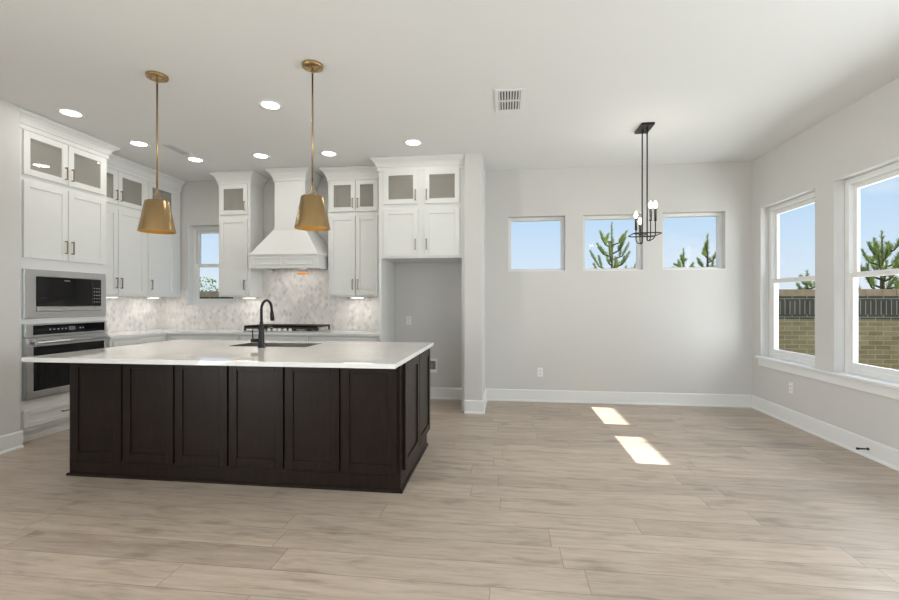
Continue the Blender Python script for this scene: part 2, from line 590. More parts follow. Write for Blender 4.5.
def slab_with_holes(a0, a1, z0, z1, t0, t1, holes, axis):
    """upright wall slab. axis 'x': runs along x, thickness t along y; axis 'y': runs along y, thickness along x."""
    A = sorted({a0, a1} | {h[0] for h in holes} | {h[1] for h in holes})
    Z = sorted({z0, z1} | {h[2] for h in holes} | {h[3] for h in holes})
    mb = MB()

    def solid(i, j):
        if i < 0 or j < 0 or i >= len(A) - 1 or j >= len(Z) - 1:
            return False
        ca = (A[i] + A[i + 1]) / 2; cz = (Z[j] + Z[j + 1]) / 2
        return not any(h[0] < ca < h[1] and h[2] < cz < h[3] for h in holes)

    def P(a, t, z):
        return (a, t, z) if axis == 'x' else (t, a, z)
    for i in range(len(A) - 1):
        for j in range(len(Z) - 1):
            if not solid(i, j):
                continue
            p, q, r, s = A[i], A[i + 1], Z[j], Z[j + 1]
            mb.quad([P(p, t0, r), P(q, t0, r), P(q, t0, s), P(p, t0, s)])
            mb.quad([P(p, t1, r), P(p, t1, s), P(q, t1, s), P(q, t1, r)])
            if not solid(i - 1, j): mb.quad([P(p, t0, r), P(p, t0, s), P(p, t1, s), P(p, t1, r)])
            if not solid(i + 1, j): mb.quad([P(q, t0, r), P(q, t1, r), P(q, t1, s), P(q, t0, s)])
            if not solid(i, j - 1): mb.quad([P(p, t0, r), P(p, t1, r), P(q, t1, r), P(q, t0, r)])
            if not solid(i, j + 1): mb.quad([P(p, t0, s), P(q, t0, s), P(q, t1, s), P(p, t1, s)])
    # merge so the normals come out consistent
    me = mb
    seen = {}; nv = []; mp = []
    for v in me.v:
        k = tuple(round(c, 5) for c in v)
        if k not in seen:
            seen[k] = len(nv); nv.append(v)
        mp.append(seen[k])
    me.v = nv
    me.f = [tuple(mp[i] for i in f) for f in me.f]
    return me


# ------------------------------------------------------------------ the room
H = 3.05
XR, YB, XL, XK = 3.03, 5.99, -4.30, -5.00      # right wall, back wall, left return wall, kitchen side wall
YR = -4.6                                      # rear wall, behind the camera
YK = 3.505                                     # end of the left return wall
XP0, XP1, YP = -0.480, -0.268, 5.26             # wing wall between refrigerator bay and dining area

struct(MB().box(XK - 0.2, XR + 0.18, YR - 0.15, YB + 0.18, -0.15, 0).build('floor', FLOOR),
       'greige wood plank floor running through kitchen and dining area', 'floor')
struct(MB().box(XK - 0.2, XR + 0.18, YR - 0.15, YB + 0.18, H, H + 0.15).build('ceiling', CEIL),
       'smooth off-white ceiling over kitchen and dining area', 'ceiling')

W1 = (0.036, 0.77, 1.705, 2.43); W2 = (0.995, 1.738, 1.705, 2.43); W3 = (1.977, 2.721, 1.71, 2.44)
WK = (-4.56, -3.83, 1.255, 2.41)
WA = (4.848, 5.80, 0.655, 2.43); WB = (3.66, 4.59, 0.655, 2.43); WC = (0.85, 2.95, 0.655, 2.43); WD = (-3.5, -0.5, 0.655, 2.43)
struct(slab_with_holes(XK - 0.2, XR + 0.18, 0, H, YB, YB + 0.18, [W1, W2, W3, WK], 'x').build('wall_back', WALL),
       'light greige far wall with three small high windows', 'wall')
struct(slab_with_holes(YR, YB, 0, H, XR, XR + 0.18, [WA, WB, WC, WD], 'y').build('wall_right', WALL),
       'light greige wall at the right with two tall windows', 'wall')
WL = (-3.4, -0.4, 0.08, 2.55)
struct(slab_with_holes(YR, YK, 0, H, XL - 0.2, XL, [WL], 'y').build('wall_left', WALL),
       'light greige wall at the far left edge beside the tall oven cabinet', 'wall')
struct(MB().box(XK - 0.2, XK, YK, YB, 0, H).build('wall_kitchen', WALL),
       'kitchen side wall behind the oven cabinet and left upper cabinets', 'wall')
WR = (-3.9, 2.7, 0.12, 2.75)
struct(slab_with_holes(XK - 0.2, XR + 0.18, 0, H, YR - 0.15, YR, [WR], 'x').build('wall_rear', WALL),
       'wall behind the camera with wide glazing added for fill light', 'wall')
struct(MB().box(XP0, XP1, YP, YB, 0, H).build('wall_wing', WALL),
       'narrow wing wall standing between the refrigerator bay and the dining area', 'wall')


def baseboard(name, segs, label, h=0.155):
    """segs: list of (x0,y0,x1,y1,nx,ny) lines on the wall face with outward normal"""
    mb = MB()
    for (x0, y0, x1, y1, nx, ny) in segs:
        prof = [(0, 0.0), (0.026, 0.0), (0.026, 0.012), (0.020, 0.024), (0.015, 0.026), (0.015, h - 0.012), (0.011, h - 0.004), (0.004, h), (0, h)]
        base = len(mb.v); n = len(prof)
        for (x, y) in ((x0, y0), (x1, y1)):
            for (o, z) in prof:
                mb.v.append((x + nx * o, y + ny * o, z))
        for j in range(n):
            j2 = (j + 1) % n
            mb.f.append((base + j, base + j2, base + n + j2, base + n + j)); mb.smooth.append(False)
        mb.f.append(tuple(base + j for j in range(n))); mb.smooth.append(False)
        mb.f.append(tuple(base + n + j for j in reversed(range(n)))); mb.smooth.append(False)
    return struct(mb.build(name, TRIM), label, 'baseboard')


baseboard('baseboard_back', [(XP1, YB, XR, YB, 0, -1)], 'white baseboard along the far dining wall under the small windows')
baseboard('baseboard_alcove', [(-1.50, YB, -0.52, YB, 0, -1)], 'white baseboard at the back of the empty refrigerator bay')
baseboard('baseboard_right', [(XR, YR, XR, YB, -1, 0)], 'white baseboard along the right window wall')
baseboard('baseboard_left', [(XL, YR, XL, YK + 0.015, 1, 0)], 'white baseboard on the wall at the far left edge')
baseboard('baseboard_wing', [(XP0, YP, XP1 + 0.02, YP, 0, -1), (XP1, YP - 0.02, XP1, YB, 1, 0)],
          'white baseboard wrapping the foot of the narrow wing wall')

# tile backsplash (thin real slabs on the walls)
mb = slab_with_holes(XK, -1.53, 0.918, 1.40, YB - 0.012, YB, [(WK[0], WK[1], 1.255, 1.5)], 'x')
mb.box(-3.40, -2.32, YB - 0.0121, YB, 1.40, 1.80)
struct(mb.build('wall_tile_back', TILE), 'marble mosaic backsplash behind the cooktop on the kitchen back wall', 'backsplash')
struct(MB().box(XK, XK + 0.012, 4.52, YB - 0.012, 0.918, 1.40).build('wall_tile_side', TILE),
       'marble mosaic backsplash on the kitchen side wall right of the ovens', 'backsplash')


# ------------------------------------------------------------------ windows
def win_local(w, h, hung=False):
    """frame members in local coordinates: x 0..w, y -0.035..0.045 (y = outward), z 0..h"""
    f = 0.052 if hung else 0.040
    fr = MB()
    fr.box(0, f, -0.035, 0.045, 0, h); fr.box(w - f, w, -0.035, 0.045, 0, h)
    fr.box(f, w - f, -0.035, 0.045, 0, f); fr.box(f, w - f, -0.035, 0.045, h - f, h)
    sashes = []; panes = []
    if hung:
        m = h * 0.505
        s = 0.040
        for (z0, z1, y0, y1) in ((f, m + 0.02, -0.030, -0.002), (m - 0.02, h - f, 0.004, 0.032)):
            sa = MB()
            sa.box(f, f + s, y0, y1, z0, z1); sa.box(w - f - s, w - f, y0, y1, z0, z1)
            sa.box(f + s, w - f - s, y0, y1, z0, z0 + s + 0.006); sa.box(f + s, w - f - s, y0, y1, z1 - s - 0.006, z1)
            sashes.append(sa)
            yc = (y0 + y1) / 2
            panes.append(MB().box(f + s - 0.005, w - f - s + 0.005, yc - 0.003, yc + 0.003, z0 + s, z1 - s))
    else:
        panes.append(MB().box(f - 0.005, w - f + 0.005, 0.002, 0.008, f - 0.005, h - f + 0.005))
    return fr, sashes, panes


def window(name, label, loc, rz, w, h, hung):
    t = thing(name, label, 'window', loc, rz, kind='structure')
    fr, sa, pa = win_local(w, h, hung)
    fr.build('window_frame', TRIM, t, bevel=0.003)
    if hung:
        for s_, p_ in zip(sa, pa):
            so = s_.build('sash', TRIM, t, bevel=0.002)
            p_.build('pane', GLASS, so)
        MB().box(w / 2 - 0.03, w / 2 + 0.03, -0.045, -0.030, h * 0.505 + 0.005, h * 0.505 + 0.02).build('sash_lock', PLASTIC, t, bevel=0.002)
    else:
        pa[0].build('pane', GLASS, t)
    return t


YW = YB + 0.125
window('window_1', 'square high window at the left in the far dining wall showing only sky', (W1[0], YW, W1[2]), 0, W1[1] - W1[0], W1[3] - W1[2], False)
window('window_2', 'middle high window in the far wall with a pine tree outside', (W2[0], YW, W2[2]), 0, W2[1] - W2[0], W2[3] - W2[2], False)
window('window_3', 'high window in the far wall nearest the right corner', (W3[0], YW, W3[2]), 0, W3[1] - W3[0], W3[3] - W3[2], False)
window('window_4', 'narrow double-hung kitchen window between white upper cabinets', (WK[0], YW, WK[2]), 0, WK[1] - WK[0], WK[3] - WK[2], True)
# in the right wall local x runs from far to near (rz = -90 deg: x -> -y, y(outward) -> +x)
XW = XR + 0.125
window('window_5', 'tall double-hung window in the right wall nearest the corner', (XW, WA[1], WA[2]), -PI / 2, WA[1] - WA[0], WA[3] - WA[2], True)
window('window_6', 'tall double-hung window at the right edge with pine and brick fence outside', (XW, WB[1], WB[2]), -PI / 2, WB[1] - WB[0], WB[3] - WB[2], True)
window('added_window_8', 'unseen wide window added in the right wall for fill light', (XW, WC[1], WC[2]), -PI / 2, WC[1] - WC[0], WC[3] - WC[2], True)  # added, unseen: opening for the near fill lamp
window('added_window_9', 'wide window added in the right wall behind the camera for fill light', (XW, WD[1], WD[2]), -PI / 2, WD[1] - WD[0], WD[3] - WD[2], True)  # added, unseen: lets the rear right fill lamp in
fr, sa, pa = win_local(WL[1] - WL[0], WL[3] - WL[2], False)
t = thing('added_window_10', 'glazing added in the left wall behind the camera for fill light', 'window', (XL - 0.12, WL[0], WL[2]), PI / 2, kind='structure')  # added opening, only there to admit the left fill lamp
fr.build('window_frame', TRIM, t)
MB().box(1.47, 1.53, -0.03, 0.04, 0.03, WL[3] - WL[2] - 0.03).build('mullion', TRIM, t)
pa[0].build('pane', GLASS, t)
fr, sa, pa = win_local(WR[1] - WR[0], WR[3] - WR[2], False)
t = thing('added_window_7', 'wide glazing added behind the camera for fill light', 'window', (WR[0], YR - 0.09, WR[2]), 0, kind='structure')  # added glazing in front of the rear fill lamp
fr.build('window_frame', TRIM, t)
for k in (1, 2, 3):
    xx = (WR[1] - WR[0]) * k / 4
    MB().box(xx - 0.03, xx + 0.03, -0.03, 0.04, 0.03, WR[3] - WR[2] - 0.03).build('mullion', TRIM, t)
pa[0].build('pane', GLASS, t)

# stool and apron under the two right windows, kitchen sill
mb = MB()
mb.box(XR - 0.045, XW - 0.03, WB[0] - 0.06, WA[1] + 0.045, 0.632, 0.658)
mb.box(XR - 0.018, XR, WB[0] - 0.03, WA[1] + 0.02, 0.545, 0.632)
struct(mb.build('trim_1', TRIM, bevel=0.004), 'long white window stool and apron under the two tall right windows', 'trim')
for n, wv in (('trim_2', W1), ('trim_3', W2), ('trim_4', W3), ('trim_5', WK)):
    mb = MB().box(wv[0], wv[1], YB + 0.001, YW - 0.03, wv[2] - 0.004, wv[2] + 0.012)
    if n == 'trim_5':
        mb.box(wv[0] - 0.0, wv[0] + 0.01, YB, YW - 0.03, wv[2], wv[3]); mb.box(wv[1] - 0.01, wv[1], YB, YW - 0.03, wv[2], wv[3])
    struct(mb.build(n, TRIM), {'trim_2': 'white sill of the left high window', 'trim_3': 'white sill of the middle high window',
                               'trim_4': 'white sill of the high window nearest the corner',
                               'trim_5': 'white jambs and sill of the narrow kitchen window'}[n], 'trim')


# ------------------------------------------------------------------ cabinets
# local frame of a cabinet: x along its face from the left, y into the wall (face frame at y = 0), z up
def shaker(x0, x1, z0, z1, stile=0.058, th=0.020, panel=True):
    mb = MB()
    mb.box(x0, x0 + stile, -th, 0, z0, z1); mb.box(x1 - stile, x1, -th, 0, z0, z1)
    mb.box(x0 + stile, x1 - stile, -th, 0, z0, z0 + stile); mb.box(x0 + stile, x1 - stile, -th, 0, z1 - stile, z1)
    if panel:
        mb.box(x0 + stile - 0.002, x1 - stile + 0.002, -th + 0.009, -0.002, z0 + stile - 0.002, z1 - stile + 0.002)
    return mb


def pull(parent, x, z0, z1, y=-0.020, horizontal=False, m=None):
    """bar pull: two posts and a bar, upright or level"""
    mb = MB()
    s = 0.005; d = 0.028
    if horizontal:
        mb.box(x - (z1 - z0) / 2, x + (z1 - z0) / 2, y - d - s, y - d + s, z0 - s, z0 + s)
        for xx in (x - (z1 - z0) / 2 + 0.006, x + (z1 - z0) / 2 - 0.006):
            mb.box(xx - s, xx + s, y - d, y, z0 - s, z0 + s)
    else:
        mb.box(x - s, x + s, y - d - s, y - d + s, z0, z1)
        for zz in (z0 + 0.006, z1 - 0.006):
            mb.box(x - s, x + s, y - d, y, zz - s, zz + s)
    return mb.build('handle', m or HANDLE, parent, bevel=0.0015)


def door(parent, x0, x1, z0, z1, hx=None, hz=None, glass=False, m=None):
    d = shaker(x0, x1, z0, z1, panel=not glass).build('glass_door' if glass else 'door', m or CABW, parent, bevel=0.0025)
    if glass:
        MB().box(x0 + 0.055, x1 - 0.055, -0.012, -0.008, z0 + 0.055, z1 - 0.055).build('pane', CGLASS, d)
    if hx is not None:
        pull(d, hx, hz[0], hz[1])
    return d


CROWN = [(0, 2.895), (0.014, 2.895), (0.014, 2.935), (0.022, 2.940), (0.027, 2.958), (0.040, 2.985), (0.060, 3.006), (0.080, 3.020), (0.086, 3.024), (0.086, 3.047), (0, 3.047)]


def crown(path, parent, prof=CROWN, name='crown_moulding'):
    """path: local xy points along the top of the cabinet, outward side to the right of travel"""
    mb = MB()
    pts = [Vector(p) for p in path]
    nrm = []
    for i in range(len(pts) - 1):
        d = (pts[i + 1] - pts[i]).normalized()
        nrm.append(Vector((d.y, -d.x)))
    base = []
    for i, p in enumerate(pts):
        if i == 0: o = nrm[0]
        elif i == len(pts) - 1: o = nrm[-1]
        else:
            o = nrm[i - 1] + nrm[i]
            o = o / (1 + nrm[i - 1].dot(nrm[i]))
        base.append(len(mb.v))
        for (k, z) in prof:
            mb.v.append((p.x + o.x * k, p.y + o.y * k, z))
    n = len(prof)
    for i in range(len(pts) - 1):
        for j in range(n):
            j2 = (j + 1) % n
            mb.f.append((base[i] + j, base[i] + j2, base[i + 1] + j2, base[i + 1] + j)); mb.smooth.append(False)
    mb.f.append(tuple(base[0] + j for j in range(n))); mb.smooth.append(False)
    mb.f.append(tuple(base[-1] + j for j in reversed(range(n)))); mb.smooth.append(False)
    return mb.build(name, CABW, parent)


def carcass(w, d, z0, z1, openings, solid_from=None):
    """box with a face frame: openings (x0,x1,z0,z1) show the lined inside"""
    mb = slab_with_holes(0, w, z0, z1, 0, 0.02, openings, 'x')
    t = 0.018
    mb.box(0, t, 0.02, d, z0, z1); mb.box(w - t, w, 0.02, d, z0, z1)
    mb.box(t, w - t, 0.02, d, z1 - t, z1); mb.box(t, w - t, 0.02, d, z0, z0 + t)
    mb.box(t, w - t, d - 0.008, d, z0 + t, z1 - t)
    return mb


UZ0, UZ1, UZ2, UZ3 = 1.375, 2.45, 2.465, 2.925       # lower box, upper glass box
DZ = (1.393, 2.428); GZ = (2.482, 2.888)


def upper_unit(name, label, loc, rz, w, d, doors, crown_path, glassmid=None):
    """doors: list of (x0, x1, handle side 'l'/'r')"""
    t = thing(name, label, 'cabinet', loc, rz)
    ops = [(x0 + 0.03, x1 - 0.03, GZ[0] + 0.03, GZ[1] - 0.03) for (x0, x1, s) in doors]
    carcass(w, d, UZ0, H - 0.02, ops).build('carcass', CABW, t)
    # lined display compartment behind the glass
    li = MB()
    li.quad([(0.019, d - 0.010, GZ[0] - 0.01), (w - 0.019, d - 0.010, GZ[0] - 0.01), (w - 0.019, d - 0.010, GZ[1] + 0.01), (0.019, d - 0.010, GZ[1] + 0.01)])
    li.box(0.019, w - 0.019, 0.021, d - 0.009, GZ[0] - 0.012, GZ[0] + 0.006)
    li.box(0.019, w - 0.019, 0.021, d - 0.009, GZ[1] - 0.006, GZ[1] + 0.012)
    li.box(0.0185, 0.021, 0.021, d - 0.009, GZ[0], GZ[1]); li.box(w - 0.021, w - 0.0185, 0.021, d - 0.009, GZ[0], GZ[1])
    li.build('compartment_lining', CABIN, t)
    for (x0, x1, s) in doors:
        hx = x0 + 0.030 if s == 'l' else x1 - 0.030
        door(t, x0, x1, DZ[0], DZ[1], hx, (DZ[0] + 0.075, DZ[0] + 0.205))
        door(t, x0, x1, GZ[0], GZ[1], hx, (GZ[0] + 0.045, GZ[0] + 0.170), glass=True)
    crown(crown_path, t)
    return t


RZ = PI / 2
# uppers on the kitchen side wall (face x = -4.67)
FX = -4.67; FD = FX - XK - 0.014
upper_unit('upper_cabinet', 'white two-door stacked upper cabinet on the side wall right of the ovens', (FX, 4.495, 0), RZ, 0.855, FD,
           [(0.012, 0.402, 'r'), (0.410, 0.825, 'l')], [(0.0, 0.0), (0.855, 0.0)])
upper_unit('upper_cabinet', 'white single-door stacked upper cabinet in the corner behind the left pendant', (FX, 5.352, 0), RZ, 0.622, FD,
           [(0.024, 0.490, 'l')], [(0.0, 0.0), (0.622, 0.0)])
# uppers on the back wall (face y = 5.66)
BD = YB - 5.66 - 0.014
upper_unit('upper_cabinet', 'white narrow stacked upper cabinet between kitchen window and range hood', (-3.857, 5.66, 0), 0, 0.455, BD,
           [(0.020, 0.420, 'r')], [(0, BD), (0, 0), (0.455, 0), (0.455, BD)])
upper_unit('upper_cabinet', 'white two-door stacked upper cabinet right of the range hood', (-2.312, 5.66, 0), 0, 0.772, BD,
           [(0.022, 0.372, 'r'), (0.380, 0.674, 'l')], [(0, BD), (0, 0), (0.772, 0)])

# tall oven cabinet (face x = -4.40)
TW, TD = 0.925, 0.60 - 0.005
t = thing('oven_cabinet', 'tall white cabinet at the left holding the built-in microwave and oven', 'cabinet', (-4.40, 3.56, 0), RZ)
dx0, dxm, dx1 = 0.045, 0.468, 0.893
ops = [(dx0 + 0.03, dxm - 0.03, GZ[0] + 0.03, GZ[1] - 0.03), (dxm + 0.03, dx1 - 0.03, GZ[0] + 0.03, GZ[1] - 0.03),
       (0.060, 0.875, 1.165, 1.595), (0.060, 0.875, 0.415, 1.085)]
cm = carcass(TW, TD, 0.105, H - 0.02, ops)
cm.box(0.018, TW - 0.018, 0.02, TD, 2.44, 2.47); cm.box(0.018, TW - 0.018, 0.02, TD, 1.60, 1.63)
cm.box(0.018, TW - 0.018, 0.02, TD, 1.095, 1.155); cm.box(0.018, TW - 0.018, 0.02, TD, 0.37, 0.40)
cm.box(-0.05, 0.0, 0.0, TD, 0.0, H - 0.02)
cm.build('carcass', CABW, t)
li = MB()
li.box(0.019, TW - 0.019, 0.30, 0.31, 2.471, 2.91)
li.box(0.019, TW - 0.019, 0.021, 0.30, 2.471, 2.479); li.box(0.019, TW - 0.019, 0.021, 0.30, 2.90, 2.908)
li.build('compartment_lining', CABIN, t)
for (x0, x1, s) in ((dx0, dxm - 0.004, 'r'), (dxm + 0.004, dx1, 'l')):
    hx = x0 + 0.030 if s == 'l' else x1 - 0.030
    door(t, x0, x1, 1.714, 2.428, hx, (1.785, 1.915))
    door(t, x0, x1, GZ[0], GZ[1], hx, (GZ[0] + 0.045, GZ[0] + 0.170), glass=True)
dr = shaker(dx0, dx1, 0.142, 0.300, stile=0.045).build('drawer', CABW, t, bevel=0.0025)
pull(dr, 0.468, 0.222, 0.372, horizontal=True)
MB().box(0.0, TW, 0.045, TD, 0.0, 0.105).build('toe_kick', CABW, t)
crown([(-0.05, 0.0), (TW, 0.0), (TW, 0.184)], t)

# refrigerator surround (face y = 5.34)
FX0, FW, FDp = -1.535, 1.047, YB - 5.34 - 0.004
t = thing('refrigerator_surround', 'white cabinet over the empty refrigerator bay with tall side panels', 'cabinet', (FX0, 5.34, 0), 0)
ops = [(0.10, 0.45, GZ[0] + 0.03, GZ[1] - 0.03), (0.59, 0.96, GZ[0] + 0.03, GZ[1] - 0.03)]
carcass(FW, FDp, 1.835, H - 0.02, ops).build('carcass', CABW, t)
li = MB()
li.box(0.019, FW - 0.019, 0.34, 0.35, GZ[0] - 0.01, GZ[1] + 0.01)
li.box(0.019, FW - 0.019, 0.021, 0.34, GZ[0] - 0.012, GZ[0] + 0.006); li.box(0.019, FW - 0.019, 0.021, 0.34, GZ[1] - 0.006, GZ[1] + 0.012)
li.build('compartment_lining', CABIN, t)
for (x0, x1, s) in ((0.065, 0.486, 'r'), (0.568, 0.992, 'l')):
    hx = x0 + 0.026 if s == 'l' else x1 - 0.026
    door(t, x0, x1, 1.856, 2.425, hx, (1.930, 2.062))
    door(t, x0, x1, GZ[0] + 0.008, GZ[1] + 0.006, hx, (GZ[0] + 0.045, GZ[0] + 0.175), glass=True)
MB().box(0.0, 0.032, 0.0, FDp, 0.0, 1.835).build('side_panel', CABW, t, bevel=0.002)
MB().box(FW - 0.032, FW, 0.0, FDp, 0.0, 1.835).build('side_panel', CABW, t, bevel=0.002)
crown([(0, 0.234), (0, 0), (FW, 0)], t)


# base cabinets
def base_unit(name, label, loc, rz, w, d, drawers, doors):
    t = thing(name, label, 'cabinet', loc, rz)
    mb = MB()
    mb.box(0, w, 0, d, 0.105, 0.884)
    mb.build('carcass', CABW, t, bevel=0.001)
    MB().box(0, w, 0.075, d, 0, 0.105).build('toe_kick', CABW, t)
    for (x0, x1) in drawers:
        o = shaker(x0, x1, 0.700, 0.858, stile=0.045).build('drawer', CABW, t, bevel=0.002)
        pull(o, (x0 + x1) / 2, 0.800, 0.930, horizontal=True)
    for (x0, x1, s) in doors:
        door(t, x0, x1, 0.125, 0.680, x0 + 0.03 if s == 'l' else x1 - 0.03, (0.50, 0.63))
    return t


base_unit('base_cabinet', 'white base cabinet with one wide drawer beside the oven cabinet', (-4.40, 4.525, 0), RZ, 0.855, 0.58,
          [(0.035, 0.78)], [(0.035, 0.402, 'r'), (0.410, 0.78, 'l')])
base_unit('base_cabinet', 'white corner base cabinet under the kitchen window', (-4.97, 5.385, 0), 0, 1.587, 0.60,
          [(0.62, 1.565)], [(0.62, 1.085, 'r'), (1.093, 1.565, 'l')])
base_unit('base_cabinet', 'white base cabinet under the gas cooktop', (-3.380, 5.385, 0), 0, 0.937, 0.60,
          [(0.02, 0.917)], [(0.02, 0.464, 'r'), (0.472, 0.917, 'l')])
base_unit('base_cabinet', 'white base cabinet beside the refrigerator bay', (-2.440, 5.385, 0), 0, 0.902, 0.60,
          [(0.02, 0.88)], [(0.02, 0.446, 'r'), (0.454, 0.88, 'l')])

# L-shaped kitchen worktop
ct = MB().prism([(XK + 0.012, 4.515), (-4.372, 4.515), (-4.372, 5.35), (-1.538, 5.35), (-1.538, YB - 0.013), (XK + 0.012, YB - 0.013)], 'z', 0.886, 0.918)
tag(ct.build('kitchen_worktop', QUARTZ, bevel=0.003), 'L-shaped white quartz worktop along the tiled kitchen walls', 'countertop')

# ------------------------------------------------------------------ under-cabinet lights
for (lx, ly, rz, lab) in ((-4.78, 4.92, RZ, 'small light bar under the two-door cabinet right of the ovens'),
                          (-4.80, 5.62, RZ, 'small light bar under the corner cabinet left of the kitchen window'),
                          (-3.50, 5.80, 0, 'small light bar under the narrow cabinet beside the kitchen window'),
                          (-1.96, 5.80, 0, 'small light bar under the cabinet right of the range hood')):
    t = thing('cabinet_light', lab, 'lamp', (lx, ly, UZ0), rz, group='light bars under the upper cabinets')
    MB().box(-0.09, 0.09, -0.03, 0.03, -0.016, -0.001).build('housing', PLASTIC, t, bevel=0.002)
    MB().box(-0.08, 0.08, -0.022, 0.022, -0.019, -0.0165).build('lens', STRIPLENS, t)
    d = bpy.data.lights.new('strip_glow', 'AREA'); d.shape = 'RECTANGLE'; d.size = 0.4; d.size_y = 0.05; d.energy = 0.7; d.color = (1, 0.95, 0.88)
    o = bpy.data.objects.new('strip_glow', d); COL.objects.link(o); o.parent = t; o.location = (0, 0, -0.022)

# ------------------------------------------------------------------ range hood
HXc = -2.815
t = thing('range_hood', 'white tapered range hood with panelled band above the cooktop', 'range hood', (HXc, 5.43, 0), 0)
hd = YB - 0.014 - 5.43
bw = 0.462
b = slab_with_holes(-bw, bw, 1.735, 1.905, 0.0, 0.02, [], 'x')
b.box(-bw, -bw + 0.02, 0.02, hd, 1.735, 1.905); b.box(bw - 0.02, bw, 0.02, hd, 1.735, 1.905)
b.box(-bw - 0.014, bw + 0.014, -0.014, hd, 1.905, 1.922)
b.box(-bw + 0.02, bw - 0.02, 0.02, hd, 1.80, 1.815)
b.box(-bw - 0.006, bw + 0.006, -0.006, 0.0, 1.735, 1.752)
band = b.build('band', CABW, t, bevel=0.003)
for (x0, x1) in ((-bw + 0.05, -0.03), (0.03, bw - 0.05)):
    p = MB()
    z0, z1 = 1.782, 1.875; s = 0.012
    p.box(x0, x1, -0.010, 0.0, z0, z0 + s); p.box(x0, x1, -0.010, 0.0, z1 - s, z1)
    p.box(x0, x0 + s, -0.010, 0.0, z0 + s, z1 - s); p.box(x1 - s, x1, -0.010, 0.0, z0 + s, z1 - s)
    p.build('panel_moulding', CABW, band, bevel=0.002)
cw, cy0 = 0.215, 0.17
sk = MB()
B = [(-bw, 0, 1.922), (bw, 0, 1.922), (bw, hd, 1.922), (-bw, hd, 1.922)]
T = [(-cw, cy0, 2.262), (cw, cy0, 2.262), (cw, hd, 2.262), (-cw, hd, 2.262)]
sk.quad([B[0], B[1], T[1], T[0]]); sk.quad([B[1], B[2], T[2], T[1]]); sk.quad([B[2], B[3], T[3], T[2]]); sk.quad([B[3], B[0], T[0], T[3]])
sk.quad(T); sk.quad(list(reversed(B)))
sk.v = sk.v[:]
sk.build('tapered_skirt', CABW, t)
ch = MB().box(-cw + 0.004, cw - 0.004, cy0 + 0.004, hd, 2.262, H - 0.02)
ch.box(-cw - 0.006, cw + 0.006, cy0 - 0.006, hd, 2.255, 2.275)
ch.build('chimney', CABW, t, bevel=0.002)
crown([(-cw + 0.004, hd), (-cw + 0.004, cy0 + 0.004), (cw - 0.004, cy0 + 0.004), (cw - 0.004, hd)], t)
ins = MB().box(-0.40, 0.40, 0.06, hd - 0.06, 1.772, 1.80)
io = ins.build('vent_insert', STEELD, t)
MB().box(0.065, 0.175, 0.275, 0.325, 1.708, 1.772).build('lamp_housing', STEELD, io)
MB().box(0.055, 0.185, 0.27, 0.33, 1.672, 1.708).build('hood_lamp', emit('amber_lens', (1.0, 0.42, 0.14), 0.30), io, bevel=0.006)
d = bpy.data.lights.new('hood_glow', 'AREA'); d.shape = 'RECTANGLE'; d.size = 0.6; d.size_y = 0.2; d.energy = 1.5; d.color = (1, 0.95, 0.9)
o = bpy.data.objects.new('hood_glow', d); COL.objects.link(o); o.parent = t; o.location = (0, 0.30, 1.765)

# ------------------------------------------------------------------ cooktop
t = thing('gas_cooktop', 'black gas cooktop with iron grates and steel knobs on the back worktop', 'cooktop', (-2.855, 5.635, 0.918), 0)
MB().box(-0.505, 0.505, -0.225, 0.225, 0.0005, 0.018).build('tray', STEEL, t, bevel=0.004)
for k in range(3):
    cx = -0.333 + 0.333 * k
    g = MB()
    for yy in (-0.20, -0.10, 0.0, 0.10, 0.20):
        if k == 1 and yy < -0.15:
            continue
        g.box(cx - 0.160, cx + 0.160, yy - 0.009, yy + 0.009, 0.062, 0.084)
    y_lo = -0.20 if k != 1 else -0.10
    for xx in (-0.151, -0.05, 0.05, 0.151):
        g.box(cx + xx - 0.009, cx + xx + 0.009, y_lo, 0.20, 0.060, 0.082)
    for xx in (-0.151, 0.151):
        for yy in (y_lo, 0.20):
            g.box(cx + xx - 0.011, cx + xx + 0.011, yy - 0.011, yy + 0.011, 0.0175, 0.062)
    # solid front rail gives the grate its deep black front
    g.box(cx - 0.160, cx + 0.160, y_lo - 0.009, y_lo + 0.006, 0.040, 0.084)
    g.build('grate', IRON, t, bevel=0.002)
for (bx, by, r) in ((-0.333, 0.11, 0.045), (-0.333, -0.09, 0.036), (0.0, 0.05, 0.055), (0.333, 0.11, 0.045), (0.333, -0.09, 0.036)):
    MB().lathe([(0.001, 0.040), (r * 0.8, 0.040), (r * 0.85, 0.034), (r, 0.030), (r, 0.018)], (bx, by, 0), 24).build('burner', BLACK, t)
for k in range(5):
    kx = -0.160 + 0.072 * k
    MB().lathe([(0.001, 0.048), (0.017, 0.047), (0.020, 0.042), (0.023, 0.022), (0.025, 0.018)], (kx, -0.195, 0), 20).build('knob', mat('knob_silver', (0.78, 0.77, 0.75), 0.45, metal=0.4), t)

